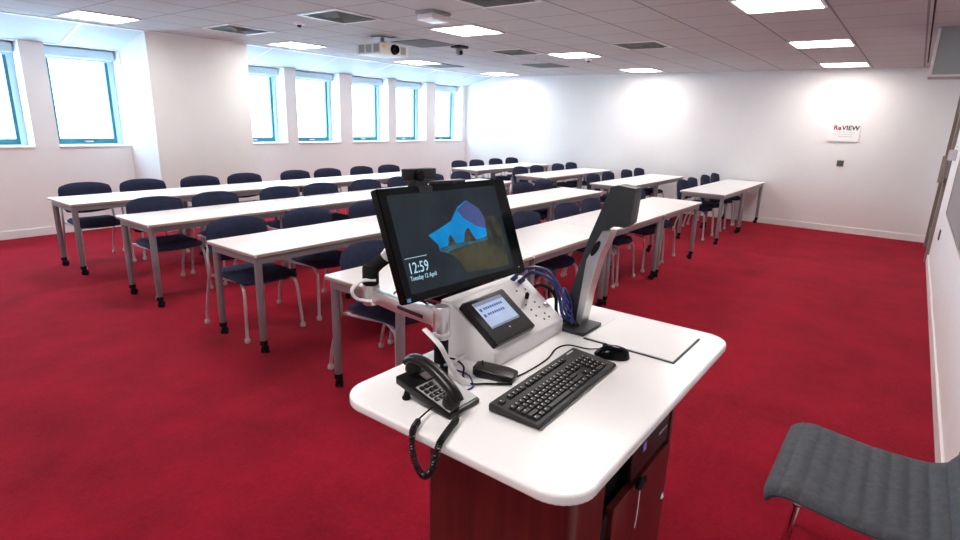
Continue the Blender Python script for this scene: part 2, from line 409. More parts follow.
def vent_proto(name, kind):
    r = empty(name); q = GP/2-.012
    m = MB()
    for x0, x1, y0, y1 in ((-q, q, -q, -q+.025), (-q, q, q-.025, q), (-q, -q+.025, -q+.025, q-.025), (q-.025, q, -q+.025, q-.025)):
        m.box(x0, x1, y0, y1, -.012, 0, .002)
    m.build('vent_frame', trim_m if kind else vent_m, r, smooth=False)
    m = MB(); m.box(-q+.025, q-.025, -q+.025, q-.025, -.005, -.001); m.build('backing', vent_m if kind else ventdk_m, r, smooth=False)
    m = MB()
    if kind:
        for k in range(1, 5):
            d = q-.03-k*.055; s_ = .006
            for x0, x1, y0, y1 in ((-d, d, -d, -d+s_), (-d, d, d-s_, d), (-d, -d+s_, -d, d), (d-s_, d, -d, d)):
                m.box(x0, x1, y0, y1, -.020, -.004)
        m.build('louvres', ppt_m if kind == 2 else vent_m, r, smooth=False)
    else:
        for k in range(14):
            x = -q+.05+k*(2*q-.1)/13; m.box(x, x+.012, -q+.03, q-.03, -.011, -.003)
        m.build('grille', vent_m, r, smooth=False)
    return r
va = vent_proto('ceiling_vent', 1); vb = vent_proto('ceiling_vent', 0)
def tile(ix, iy): return (9.95+GP/2+ix*GP, .75+GP/2+iy*GP, H)
used = {'a': False, 'b': False}
def vent(kind, ix, iy, label):
    src = va if kind == 'a' else vb
    o = copy_tree(src) if used[kind] else src; used[kind] = True
    o.location = tile(ix, iy); tag(o, label, 'vent', 'square ceiling vents')
vent('a', -10, 9, 'pale square ceiling vent beside the white wall pier')
vent('a', -10, 6, 'square ceiling vent with bright metal rim above the small dome detector')
vent('a', -10, 3, 'square ceiling vent cut off by the top edge of the photo')
vent('a', -5, 6, 'square ceiling vent in the middle of the room, right of the ceiling camera')
vent('a', -5, 3, 'square ceiling vent with white rim, right of the middle row of lights')
vent('b', -7, 7, 'dark grey ceiling grille just right of the projector')
vent('b', -3, 10, 'dark ceiling grille near the window bay, under the ceiling camera in view')
vent('b', -2, 7, 'small dark grey grille near the far wall corner')

def dome(x, y, label, s=1, name='smoke_detector'):
    r = empty(name, (x, y, H))
    m = MB(); m.lathe([(.055*s, 0), (.055*s, -.012*s), (.045*s, -.025*s), (.02*s, -.03*s)]); m.build('housing', trim_m, r)
    m = MB(); m.lathe([(.022*s, -.028*s), (.022*s, -.04*s), (.012*s, -.05*s), (0, -.052*s)]); m.build('sensor_tip', dkgrey_m, r)
    tag(r, label, 'detector')
dome(3.98, 5.55, 'small white dome detector on the ceiling left of the projector', 1.1)
dome(8.32, 4.28, 'small round detector on the ceiling between two lights near the far wall')
dome(7.85, 4.95, 'tiny sensor dot on the ceiling above the middle row of lights', .5, 'motion_sensor')
r = empty('emergency_light', (4.22, 3.82, H))
m = MB(); m.box(-.13, .13, -.11, .11, -.028, 0, .006); m.build('base', grey_m, r)
m = MB(); m.box(-.12, .12, -.10, .10, -.085, -.028, .015, 3); m.build('cover', trim_m, r)
tag(r, 'white boxy emergency light on the ceiling above the first bright middle panel', 'emergency light')
# projector, hung under the ceiling, lens towards the right wall
r = empty('projector', (5.20, 5.56, H))
m = MB(); m.box(-.24, .24, -.22, .22, -.225, -.095, .014, 3); body = m.build('body', ppt_m, r)
for y0 in (-.165, -.03, .10):
    m = MB(); m.box(-.243, -.238, y0-.035, y0+.065, -.205, -.115); m.build('vent_grille', grey_m, body, smooth=False)
m = MB(); m.box(.10, .19, -.223, -.218, -.205, -.115); m.build('vent_grille', grey_m, body, smooth=False)
m = MB(); m.lathe([(.062, -.01), (.062, .02), (.05, .035), (.05, .05), (.04, .05), (.036, .03), (0, .028)], Matrix.Translation((-.01, -.215, -.16)) @ Matrix.Rotation(radians(90), 4, 'X')); m.build('lens', blackgl_m, body)
m = MB(); m.box(-.21, -.15, -.222, -.219, -.155, -.125); m.build('warning_label', mat('yellow_print', (.7, .55, .05), .5, noise=.02), body, smooth=False)
m = MB(); m.tube([(0, 0, -.095), (0, 0, -.01)], .025, smooth=False); m.box(-.09, .09, -.09, .09, -.012, 0, .003)
for sx in (-1, 1):
    for sy in (-1, 1): m.tube([(0, 0, -.06), (sx*.12, sy*.11, -.095)], .008, smooth=False)
m.build('ceiling_mount', greyleg_m, r)
tag(r, 'white ceiling projector with round black lens and grey side grilles', 'projector')
# ceiling camera
r = empty('ceiling_camera', (6.25, 5.17, H))
m = MB(); m.box(-.10, .10, -.08, .08, -.035, 0, .012, 3); m.build('base', dkgrey_m, r)
m = MB(); m.lathe([(.03, -.035), (.045, -.05), (.05, -.09), (.035, -.12), (0, -.13)]); m.build('turning_head', grey_m, r)
m = MB(); m.lathe([(.028, 0), (.028, .02), (.02, .025), (0, .024)], Matrix.Translation((-.02, -.035, -.095)) @ Matrix.Rotation(radians(90), 4, 'X')); m.build('lens', blackgl_m, r)
tag(r, 'small grey pan-and-tilt camera hanging from the ceiling right of the projector', 'camera')
# black slot and boxed casing by the right wall
m = MB(); m.box(4.2, 10.35, .076, .090, H-.004, H+.001); o = m.build('trim_3', rubber_m, smooth=False); structure(o)
r = empty('screen_casing', (7.06, -.17, H))
m = MB(); m.box(-.05, .30, -.205, .205, -.44, 0, .012, 3); m.build('housing', case_m, r)
m = MB(); m.box(-.062, -.05, -.205, -.185, -.44, -.01, .003); m.box(-.062, -.05, .18, .205, -.44, -.01, .003); m.box(-.062, -.05, -.185, .18, -.44, -.42, .003); m.build('end_rim', cons_m, r, smooth=False)
tag(r, 'grey-green casing hung from the ceiling beside the right wall', 'casing')

# ------------------------------------------------------------------ on the walls
r = empty('wall_sign', (XB, .97, 1.61))
m = MB(); m.box(-.022, 0, -.215, .215, -.135, .135, .003); m.build('panel', trim_m, r, smooth=False)
FR = lambda y, z: frame_of((-.0235, y, z), (0, -1, 0), (-1, 0, 0))
text('sign_lettering', 'Re', .10, red_m, r, FR(.155, .048), bold=.0035); text('sign_lettering', 'VIEW', .10, ink_m, r, FR(.040, .048), bold=.0035)
m = MB()
for z, a, b_ in ((.015, .10, -.15), (-.02, .15, -.12), (-.055, .07, -.11)):
    y = a
    while y > b_: m.box(-.0236, -.022, y-.02, y, z-.004, z+.004); y -= .028
m.build('small_print', greyink_m, r, smooth=False)
tag(r, 'white rectangular sign reading ReVIEW in red and dark grey on the far wall', 'sign')
m = MB(); m.box(XB-.012, XB, .895, .99, 1.08, 1.175, .004); m.box(XB-.014, XB-.012, .915, .97, 1.10, 1.155, .001); o = m.build('wall_socket', plate_m, smooth=False); tag(o, 'small dark square wall plate below the sign on the far wall', 'socket')
m = MB(); m.box(7.95, 8.07, YC, YC+.012, .50, .61, .003); o = m.build('wall_socket', plate_m, smooth=False); tag(o, 'small dark plate on the right wall beside the door frame', 'socket')
r = empty('wall_whiteboard', (5.7, YC, 0))
m = MB(); m.box(-1.5, 1.5, 0, .03, .88, 2.0, .004); m.build('board_surface', board_m, r, smooth=False)
m = MB(); m.box(-1.52, 1.52, 0, .036, .865, .88, .002); m.box(-1.52, 1.52, 0, .036, 2.0, 2.015, .002); m.box(1.5, 1.52, 0, .036, .88, 2.0, .002); m.box(-1.52, -1.5, 0, .036, .88, 2.0, .002); m.build('board_frame', alu_m, r, smooth=False)
tag(r, 'whiteboard greyed by painted reflection on the right wall, cut off by the photo edge', 'board')
r = empty('leaflet_holder', (8.6, YC, 1.40))
m = MB(); m.box(-.08, .08, 0, .075, -.05, .07, .006); m.build('clear_box', clear_m, r)
m = MB(); m.box(-.02, .06, .008, .03, -.04, .11); m.build('papers', trim_m, r, smooth=False)
tag(r, 'clear plastic holder on the right wall beside the door', 'holder')
r = empty('push_bar_box', (9.28, YC, 1.22))
m = MB(); m.box(-.03, .03, .036, .10, -.18, .16, .01); m.build('cover', brown_m, r); m = MB(); m.box(-.02, .02, .0, .04, -.12, .12); m.build('bracket', greyleg_m, r, smooth=False)
tag(r, 'tall narrow brown box fixed to the near side of the door frame', 'box')

# ------------------------------------------------------------------ tables
TW, TL = .631, 1.312
def make_table():
    r = empty('training_table')
    top = MB(); top.prism(rrect(0, TL, 0, TW, .012, 3), .706, .73, 'z', bev=.0015, seg=1)
    o = top.build('tabletop', table_m, r, smooth=False)
    eb = MB(); t = .0025
    for x0, x1, y0, y1 in ((.012, TL-.012, -t, .001), (.012, TL-.012, TW-.001, TW+t), (-t, .001, .012, TW-.012), (TL-.001, TL+t, .012, TW-.012)): eb.box(x0, x1, y0, y1, .7075, .7235)
    eb.build('edge_band', edge_m, o, smooth=False)
    m = MB(); i = .03
    m.box(i, TL-i, i-.012, i+.018, .655, .706, .002); m.box(i, TL-i, TW-i-.018, TW-i+.012, .655, .706, .002)
    m.box(i-.012, i+.018, i+.02, TW-i-.02, .655, .706, .002); m.box(TL-i-.018, TL-i+.012, i+.02, TW-i-.02, .655, .706, .002)
    m.build('frame', greyleg_m, r, smooth=False)
    for x in (.045, TL-.045):
        for y in (.045, TW-.045):
            m = MB(); m.lathe([(.026, .705), (.026, .4), (.023, .085), (.018, .075)], Matrix.Translation((x, y, 0)), seg=16); lg = m.build('leg', greyleg_m, r)
            m = MB()
            m.lathe([(.027, .10), (.027, .068), (.016, .06)], Matrix.Translation((x, y, 0)), seg=14)
            a = .7 if x < .5 else 2.2
            for s_ in (-1, 1):
                M = Matrix.Translation((x, y, 0)) @ Matrix.Rotation(a, 4, 'Z') @ Matrix.Translation((.016, s_*.014, .027)) @ Matrix.Rotation(radians(90), 4, 'X')
                m.lathe([(.018, -.008), (.0265, -.006), (.0265, .006), (.018, .008)], M, seg=18)
            M = Matrix.Translation((x, y, 0)) @ Matrix.Rotation(a, 4, 'Z')
            m.box(-.012, .03, -.01, .01, .026, .062, .004, M=M)
            m.build('castor', rubber_m, lg)
    return r
tp = make_table(); firstt = True
ROWY = [6.367, 4.836, 3.340, 1.996]
X0 = [1.862, 1.921, 1.959, 1.966]; G0 = [8.273, 8.188, 8.072, 8.30]
rowname = ['row nearest the windows', 'second row from the windows', 'third row from the windows', 'row nearest the teaching desk']
ordn = ['first', 'second', 'third', 'fourth', 'fifth', 'sixth', 'seventh', 'eighth']
for k in range(4):
    for blk in (0, 1):
        n = 4 if blk == 0 else 2
        for i in range(n):
            o = tp if firstt else copy_tree(tp); firstt = False
            base = X0[k] if blk == 0 else G0[k]
            o.location = (base+i*1.316, ROWY[k], 0)
            if blk == 0: lab = 'white grey-legged table, %s from the left in the long %s' % (ordn[i], rowname[k])
            else: lab = 'white table beyond the aisle, %s, in the %s' % (('on the aisle', 'against the far wall')[i], rowname[k])
            tag(o, lab, 'table', 'white training tables in four rows')

# ------------------------------------------------------------------ chairs
def make_chair():
    r = empty('stacking_chair')
    m = MB()   # seat pad: waisted rounded outline with domed, rolled front
    def seat(u, v, sd):
        a = u*2-1; b = v*2-1   # a across, b front(-1)..back(1)
        wv = .235 - .02*max(0, b)**2 - .01*max(0, -b)**3
        e = (1-abs(b)**5)**.22 if abs(b) < 1 else 0
        x = a*wv*(.74+.26*e); y = -.265+.50*v
        y += (.028*(1-abs(a)**2.5) - .028)*(-1 if b < 0 else 1)*abs(b)
        edge = max(abs(a), abs(b))**6
        z = .448 + .006*a*a + (-.022*max(0, -b)**4) + .010*max(0, b)**2
        if sd: z += .028*(1-edge)
        else: z -= .034*(1-edge*.8)
        return Vector((x, y, z))
    m.grid(seat, 14, 14); m.build('seat', navy_m, r, angle=80)
    m = MB()
    def back(u, v, sd):
        a = u*2-1; b = v*2-1
        top = .845 - .035*abs(a)**3; bot = .515 + .03*a*a
        wx = .252 - .045*max(0, -b)**2 - .02*max(0, b)**5
        x = a*wx; z = bot + (top-bot)*v
        y = .215 + .045*v - .055*(a*a)      # wraps round the sitter
        edge = max(abs(a), abs(b))**5
        y += (-.021 if sd else .019)*(1-edge)
        return Vector((x, y, z))
    m.grid(back, 14, 12); m.build('backrest', navy_m, r, angle=80)
    for s_ in (-1, 1):
        m = MB(); m.tube([(s_*.17, -.10, .42), (s_*.20, -.19, .405), (s_*.215, -.235, .36), (s_*.225, -.25, .20), (s_*.235, -.262, .03)], .0115, seg=8); lg = m.build('leg', tube_m, r)
        m = MB(); m.lathe([(.016, 0), (.021, .006), (.021, .024), (.015, .036)], Matrix.Translation((s_*.236, -.263, 0)), seg=12); m.build('glide', glide_m, lg)
        m = MB(); m.tube([(s_*.236, .335, .03), (s_*.238, .31, .16), (s_*.24, .235, .38), (s_*.242, .205, .47), (s_*.238, .225, .56), (s_*.215, .245, .66)], .0115, seg=8); lg = m.build('leg', tube_m, r)
        m = MB(); m.lathe([(.016, 0), (.021, .006), (.021, .024), (.015, .036)], Matrix.Translation((s_*.236, .337, 0)), seg=12); m.build('glide', glide_m, lg)
        m = MB(); m.tube([(s_*.17, -.10, .418), (s_*.2, .05, .418), (s_*.215, .19, .418)], .010, seg=8); m.build('seat_rail', tube_m, r)
    m = MB(); m.tube([(-.18, -.12, .412), (.18, -.12, .412)], .01, seg=8, smooth=False); m.build('cross_tube', tube_m, r)
    m = MB(); m.tube([(-.238, .19, .425), (.238, .19, .425)], .01, seg=8, smooth=False); m.build('cross_tube', tube_m, r)
    return r
cp = make_chair(); firstc = True
CX = [[2.24, 2.83, 3.51, 4.11, 4.90, 5.47, 6.17, 6.76], [2.30, 2.90, 3.63, 4.20, 4.90, 5.52, 6.2, 6.85],
      [2.27, 2.92, 3.62, 4.24, 4.95, 5.57, 6.36, 6.89], [2.40, 2.94, 3.72, 4.25, 5.02, 5.57, 6.33, 6.92]]
GX = [[8.68, 9.24, 9.92, 10.53], [8.55, 9.13, 9.90, 10.46], [8.45, 9.03, 9.80, 10.36], [8.765, 9.285, 10.02, 10.56]]
for k in range(4):
    for blk, xs in ((0, CX[k]), (1, GX[k])):
        for i, x in enumerate(xs):
            o = cp if firstc else copy_tree(cp); firstc = False
            o.location = (x, ROWY[k]+TW-(.12 if k == 3 and blk == 0 else .075)+random.uniform(-.012, .012), 0); o.rotation_euler = (0, 0, random.uniform(-.05, .05)*(.2 if blk else 1))
            if blk == 0: lab = 'navy fabric chair, %s from the left in the long %s' % (ordn[i], rowname[k])
            else: lab = 'navy fabric chair, %s one beyond the aisle in the %s' % (ordn[i], rowname[k])
            tag(o, lab, 'chair', 'navy fabric chairs behind the tables')

# ------------------------------------------------------------------ teaching desk
DZ = .97
r = desk = empty('teaching_desk', (1.15, .6, 0))
off = Vector((-1.15, -.6, 0))
def L(x, y, z=0): return (x-1.15, y-.6, z)
m = MB(); m.prism([(x-1.15, y-.6) for x, y in rrect(.797, 1.880, .366, 1.040, [.085, .08, .05, .085], 10)], DZ-.024, DZ, 'z', bev=.008, seg=4); m.build('desktop', desk_m, r, angle=35)
cx0, cx1, cy0, cy1 = .852, 1.435, .395, .775
m = MB(); outl = [(x-1.15, y-.6) for x, y in rrect(cx0, cx0+.145, cy0, cy1, [.02, .002, .002, .01], 8)]
m.prism(outl,   .05, DZ-.024, 'z')
m.box(cx0+.145-1.15, cx1-1.15, cy0+.05-.6, cy1-.6, .05, DZ-.024); m.box(cx1-.02-1.15, cx1-1.15, cy0-.6, cy1-.6, .05, DZ-.024)
m.build('cabinet', wood_m, r, smooth=False)
m = MB(); m.box(cx0+.03-1.15, cx1-.03-1.15, cy0+.03-.6, cy1-.03-.6, 0, .05); m.build('plinth', rubber_m, r, smooth=False)
m = MB(); m.box(.992-1.15, cx1-.02-1.15, cy0+.035-.6, cy0+.052-.6, .06, DZ-.03); m.build('recess_shade_sheet', rubber_m, r, smooth=False)  # black sheet put in as the shade of the open gap
m = MB(); m.box(1.05-1.15, cx1-.022-1.15, cy0-.004-.6, cy0+.016-.6, .07, .80, .003); door = m.build('cabinet_door', wood_m, r, smooth=False)
m = MB(); m.lathe([(.010, 0), (.012, .004), (.008, .008), (0, .009)], Matrix.Translation(L(1.398, cy0-.003, .635)) @ Matrix.Rotation(radians(90), 4, 'X'), seg=14); m.build('door_lock', chrome_m, door)
m = MB(); m.box(.995-1.15, 1.035-1.15, cy0+.004-.6, cy0+.03-.6, .70, .79, .003); m.build('hinge', rubber_m, r, smooth=False)
tag(desk, 'white-topped teaching desk with rounded corners on a dark red wooden cabinet', 'desk')
# equipment bay inside the desk
r = empty('rack_computer', (1.245, cy0+.02, .812))
m = MB(); m.box(-.095, .155, -.018, .012, 0, .118, .003); m.build('front_panel', pcface_m, r, smooth=False)
m = MB(); m.box(-.07, .03, -.022, -.017, .085, .108, .001); m.build('disc_tray', dkgrey_m, r, smooth=False)
m = MB(); m.box(-.028, -.01, -.0195, -.018, .052, .075); m.build('sticker', sticker_m, r, smooth=False)
m = MB(); 
for k in range(5): m.box(.085+k*.012, .093+k*.012, -.0195, -.018, .045, .052)
m.build('port_marks', greyink_m, r, smooth=False)
tag(r, 'dark equipment front panel with violet sticker above the cabinet door', 'computer')
r = empty('key', (1.165, cy0-.002, .812))
m = MB(); m.lathe([(.006, 0), (.006, .008), (.015, .009), (.017, .018), (.012, .022)], Matrix.Rotation(radians(90), 4, 'X'), seg=14); m.box(.0, .03, -.022, -.012, -.007, .007, .003); m.build('key_head', rubber_m, r)
m = MB(); m.tube([(0, -.017, -.01), (-.002, -.018, -.06), (-.006, -.017, -.12)], .0014, seg=6); m.build('string', wcable_m, r)
tag(r, 'black key on a white string hanging at the cabinet front', 'key')

# ------------------------------------------------------------------ control console
r = cons = empty('control_console', (1.36, .92, DZ))
m = MB(); m.prism([(-.10, 0), (-.10, .045), (.062, .160), (.10, .160), (.10, 0)], -.19, .195, 'x', bev=.004, seg=2); m.build('console_body', cons_m, r)
ex = Vector((1, 0, 0)); sl = Vector((0, .162, .115)); sll = sl.length; sd = sl.normalized(); sn = Vector((0, -sd.z, sd.y))
O = Vector((-.2, -.10, .045))
FM = Matrix((ex, sd, sn)).transposed().to_4x4(); FM.translation = O
m = MB(); m.prism(rrect(.018, .219, .014, .172, .006, 3), -.002, .022, 'z', bev=.004, M=FM); pnl = m.build('touch_panel', black_m, r)
m = MB(); m.box(.048, .186, .062, .156, .022, .0232, M=FM); sc_ = m.build('panel_screen', emis('panel_screen_glow', (.62, .74, 1.0), .75, .08, 20), pnl, smooth=False)
bgm = emis('banner_glow', (.30, .32, .46), .8, .1)
for b0, b1 in ((.143, .156), (.062, .068)):
    m = MB(); m.box(.048, .186, b0, b1, .0232, .0236, M=FM); m.build('screen_banner', bgm, pnl, smooth=False)
m = MB()
for yy, a, b_ in ((.125, .075, .168), (.104, .075, .155)):
    x = a
    while x < b_: m.box(x, x+.007, yy, yy+.008, .0232, .0236, M=FM); x += .0105
m.box(.056, .066, .123, .133, .0232, .0236, M=FM); m.box(.056, .066, .102, .112, .0232, .0236, M=FM)
m.build('screen_lines', emis('lines_glow', (.12, .20, .62), .6, .1), pnl, smooth=False)
m = MB(); m.box(.114, .120, .045, .049, .022, .0232, M=FM); m.build('indicator', legend_m, pnl, smooth=False)
for x, y in ((.29, .075), (.335, .072), (.288, .05), (.335, .045), (.285, .098), (.335, .095), (.31, .028), (.34, .028), (.30, .155), (.345, .150)):
    m = MB(); m.lathe([(.0035, 0), (.0035, .0012), (0, .0013)], FM @ Matrix.Translation((x, y, 0)), seg=10); m.build('socket', dkgrey_m, r, smooth=False)
m = MB(); m.lathe([(.011, 0), (.011, .004), (.006, .007), (0, .008)], FM @ Matrix.Translation((.372, .07, 0)), seg=12); m.build('button', alu_m, r)
m = MB(); m.lathe([(.004, 0), (.0065, .006), (.007, .035), (.004, .045)], FM @ Matrix.Translation((.315, .118, 0)) @ Matrix.Rotation(-.7, 4, 'Y') , seg=10); m.build('jack_plug', rubber_m, r)
tag(cons, 'white wedge-shaped control console with a small touch panel', 'console')

# blue cables from the console
def w_(x, y, z): return (x, y, z)
for k, (pts, lab, mm) in enumerate([
    ([(1.485, .985, 1.128), (1.53, .96, 1.165), (1.585, .91, 1.155), (1.602, .86, 1.09), (1.598, .82, 1.03), (1.585, .80, .993)], 'dark blue cable plugged into the top of the white console', cable_m),
    ([(1.50, .965, 1.122), (1.55, .945, 1.15), (1.60, .90, 1.12), (1.603, .865, 1.06), (1.592, .84, 1.01), (1.60, .795, .993)], 'dark blue cable looping lower beside the document camera foot', cable_m),
    ([(1.61, 1.0, 1.06), (1.59, .93, 1.10), (1.606, .885, 1.07), (1.608, .87, 1.0), (1.585, .78, .992)], 'black cable bundled behind the blue cables', rubber_m)]):
    m = MB(); m.tube(pts, .006, seg=8); p0 = Vector(pts[0]); p1 = Vector(pts[1])
    m.tube([p0, p0.lerp(p1, .35)], .0085, seg=8, smooth=False)
    o = m.build('cable', mm); tag(o, lab, 'cable')
m = MB()
pts = [Vector((1.592+.014*cos(t), .83+.016*sin(t*1.0), 1.028+.03*sin(t)+.010*t/3)) for t in [i*.5 for i in range(34)]]
m.tube(pts, .005, seg=7, smooth=False); o = m.build('cable', cable_m); tag(o, 'coiled blue cable hanging between console and document camera', 'cable')

# ------------------------------------------------------------------ monitor on its arm
BLc = Vector((.9243, .9234, 1.1945)); e1 = Vector((.4842, -.0414, 0)); e2 = Vector((-.0063, .0945, .2754)); nn = e1.cross(e2).normalized()
r = mon = empty('touch_monitor', (1.16, .98, 1.25)); mo = Vector((1.16, .98, 1.25))
def mp(u, v, d=0):
    return BLc + e1*u + e2*v + nn*d - mo
def slab(mb, u0, u1, v0, v1, d0, d1, mi=0, bev=0):
    b = bmesh.new(); vs = [b.verts.new(mp(u, v, d)) for d in (d0, d1) for u, v in ((u0, v0), (u1, v0), (u1, v1), (u0, v1))]
    for q in ((0, 1, 2, 3), (4, 5, 6, 7), (0, 1, 5, 4), (1, 2, 6, 5), (2, 3, 7, 6), (3, 0, 4, 7)): b.faces.new([vs[i] for i in q])
    bmesh.ops.recalc_face_normals(b, faces=b.faces[:])
    if bev: bmesh.ops.bevel(b, geom=b.edges[:], offset=bev, segments=2, affect='EDGES')
    mb.add(b, mi)
m = MB(); slab(m, .012, 1, 0, 1, -.028, 0, bev=.003); m.build('bezel', blackgl_m, r)
m = MB(); slab(m, .16, .84, .14, .86, -.052, -.026, bev=.008); m.build('rear_cover', black_m, r)
cvt = lambda l: [(u+.03*v, v+.082*u) for u, v in l]
m = MB(); slab(m, .062, .895, .072, .935, 0, .0006)
def patch(pts, mi, d): m.poly([mp(u, v, d) for u, v in cvt(pts)], mi)
patch([(0.256, 0.524), (0.384, 0.579), (0.444, 0.608), (0.516, 0.725), (0.592, 0.768), (0.688, 0.668), (0.719, 0.566), (0.713, 0.386), (0.631, 0.37), (0.526, 0.381), (0.396, 0.369), (0.376, 0.331), (0.316, 0.36), (0.313, 0.425), (0.282, 0.478)], 1, .0009)
patch([(0.506, 0.697), (0.591, 0.762), (0.688, 0.668), (0.719, 0.566), (0.715, 0.456), (0.63, 0.511), (0.542, 0.612)], 2, .0012)
patch([(0.321, 0.359), (0.376, 0.331), (0.519, 0.344), (0.712, 0.351), (0.852, 0.144), (0.852, 0.043), (0.691, 0.060), (0.478, 0.104), (0.453, 0.2), (0.406, 0.291)], 3, .0012)
patch([(0.722, 0.581), (0.80, 0.566), (0.852, 0.452), (0.852, 0.15), (0.752, 0.108), (0.703, 0.301)], 4, .0014)
patch([(0.321, 0.388), (0.401, 0.397), (0.527, 0.387), (0.711, 0.374), (0.712, 0.348), (0.52, 0.35), (0.38, 0.339), (0.316, 0.36)], 6, .0016)
patch([(0.382, 0.388), (0.398, 0.463), (0.417, 0.487), (0.43, 0.447), (0.445, 0.382)], 5, .0018)
patch([(0.509, 0.383), (0.53, 0.47), (0.541, 0.49), (0.56, 0.51), (0.575, 0.49), (0.589, 0.436), (0.615, 0.37)], 5, .0018)
patch([(.74, .50), (.77, .52), (.80, .38), (.84, .30), (.82, .22), (.77, .27)], 7, .0016)
m.build('screen', [emis('screen_dark', (.016, .024, .032), 1.0, .35, 9), emis('screen_sky', (.0, .24, .62), .95, .35, 9), emis('screen_shade', (.055, .075, .22), 1.0, .2, 9),
                   emis('screen_sand', (.055, .052, .030), 1.0, .3, 20), emis('screen_cliff', (.040, .040, .027), 1.0, .6, 25), emis('screen_rock', (.05, .045, .028), 1.0, .5, 60),
                   emis('screen_sea', (.03, .10, .14), 1.0, .4, 40), emis('screen_cliff_dark', (.02, .024, .022), 1.0, .4, 20)], r, smooth=False)
glow = emis('clock_glow', (.45, .75, .90), 1.0, .02)
def mframe(u, v, d=.0014):
    return frame_of(mp(u, v, d), e1, nn)
text('clock_text', '12:59', .040, glow, r, mframe(.078, .245) @ Matrix.Scale(.78, 4, (1, 0, 0)), .0002)
text('clock_text', 'Tuesday 12 April', .0166, glow, r, mframe(.078, .185) @ Matrix.Scale(.78, 4, (1, 0, 0)), .0002)
m = MB(); slab(m, .075, .225, .378, .383, .0006, .0012); m.build('clock_line', glow, r, smooth=False)
m = MB(); slab(m, .025, .048, .015, .045, 0, .0008); m.build('sticker', bluest_m, r, smooth=False)
m = MB(); slab(m, .935, .942, .06, .07, 0, .0008); m.build('power_light', legend_m, r, smooth=False)
m = MB(); m.box(-.05, .05, -.015, .015, -.05, .05, .004, M=Matrix.Translation(mp(.5, .45, -.062)) @ Matrix((e1.normalized(), nn, e2.normalized())).transposed().to_4x4()); m.build('mounting_plate', dkgrey_m, r)
tag(mon, 'black touch monitor showing 12:59 over a sea cave picture', 'monitor')
# webcam on top of the monitor
r = wc = empty('webcam', tuple(mp(.315, 1, -.016)+mo)); wo = mp(.27, 1, -.02)
m = MB(); slabM = Matrix.Translation((0, 0, .030)) @ Matrix.Rotation(-.085, 4, 'Z')
m.box(-.045, .056, -.012, .014, -.013, .017, .004, M=slabM); m.build('camera_body', black_m, r)
m = MB(); m.lathe([(.014, 0), (.014, .012), (.009, .014), (0, .012)], slabM @ Matrix.Translation((-.01, -.012, 0)) @ Matrix.Rotation(radians(90), 4, 'X'), seg=16); m.build('lens', blackgl_m, r)
m = MB(); m.box(-.018, .022, -.016, .02, -.02, .02, .003, M=Matrix.Rotation(-.085, 4, 'Z')); m.box(-.012, .034, -.022, -.014, -.022, .002, .002, M=Matrix.Rotation(-.085, 4, 'Z')); m.build('clip', dkgrey_m, r)
tag(wc, 'black webcam clipped to the top edge of the monitor', 'webcam')
r = empty('sensor_bar', tuple(mp(.53, 1, -.016)+mo))
m = MB(); m.box(-.055, .065, -.012, .012, -.001, .011, .003, M=Matrix.Rotation(-.085, 4, 'Z')); m.build('bar', black_m, r); m = MB(); m.box(.01, .03, -.0135, -.012, .002, .008, M=Matrix.Rotation(-.085, 4, 'Z')); m.build('sensor_window', dkgrey_m, r, smooth=False)
tag(r, 'slim black bar on top of the monitor right of the webcam', 'sensor bar')

# monitor arm
PX, PY = 1.0, .868
r = arm = empty('monitor_arm', (PX, PY, DZ))
m = MB(); m.box(-.05, .055, -.035, .05, 0, .007, .002); m.lathe([(.030, .007), (.030, .013), (.022, .018)]); m.build('desk_clamp', alu_m, r)
m = MB(); m.lathe([(.0185, .012), (.0185, .16)], seg=24); m.build('post', rubber_m, r)
m = MB(); m.lathe([(.020, .132), (.023, .136), (.023, .146), (.020, .150), (.0215, .153), (.022, .20), (.022, .212), (.018, .217)], seg=24); m.build('collar', alu_m, r)
m = MB(); m.tube([(-.02, .03, .062), (.0, -.024, .066), (.03, -.03, .072), (.055, -.035, .078)], .004, seg=8); m.tube([(-.02, -.01, .064), (-.005, .024, .066), (.02, .01, .068)], .004, seg=8); m.build('strap_clip', alu_m, r)
tip = Vector((.035, .300, 0)); ln = tip.length; ang = math.atan2(tip.y, tip.x)
AM = Matrix.Translation((0, 0, .150)) @ Matrix.Rotation(ang, 4, 'Z')
m = MB()
m.prism([(.015, .012), (.015, .056), (.06, .056), (ln*.5, .044), (ln-.02, .048), (ln-.02, .008), (ln*.55, .006), (.07, .010)], -.015, .015, 'y', bev=.006, M=AM)
m.lathe([(.022, -.004), (.025, .0), (.025, .050), (.023, .055)], AM @ Matrix.Translation((ln, 0, 0)), seg=20)
m.build('lower_arm', alu_m, r)
m = MB(); m.box(.055, .16, .013, .0165, .022, .032, .001, M=AM); m.build('cable_slot', dkgrey_m, r, smooth=False)
m = MB(); m.tube([(.04, .008, .062), (.09, .012, .072), (.16, .010, .070), (.185, .006, .056)], .0035, seg=8); m.bm.transform(AM); m.build('cable_clip', chrome_m, r)
top = Vector((tip.x, tip.y, .205))
m = MB(); m.lathe([(.021, 0), (.0235, .003), (.0235, .050), (.020, .058)], Matrix.Translation(top), seg=20)
m.tube([top+Vector((0, 0, .040)), top+Vector((.02, -.012, .062)), top+Vector((.045, -.026, .078))], [.021, .018], seg=12); m.build('elbow', rubber_m, r)
tgt = mp(.42, .50, -.085)+mo-Vector((PX, PY, DZ))
a0 = top+Vector((.035, -.022, .074))
m = MB(); m.tube([a0, a0.lerp(tgt, .5)+Vector((0, .025, .022)), tgt+Vector((0, .020, 0))], [.018, .015], seg=12); m.build('upper_arm', alu_m, r)
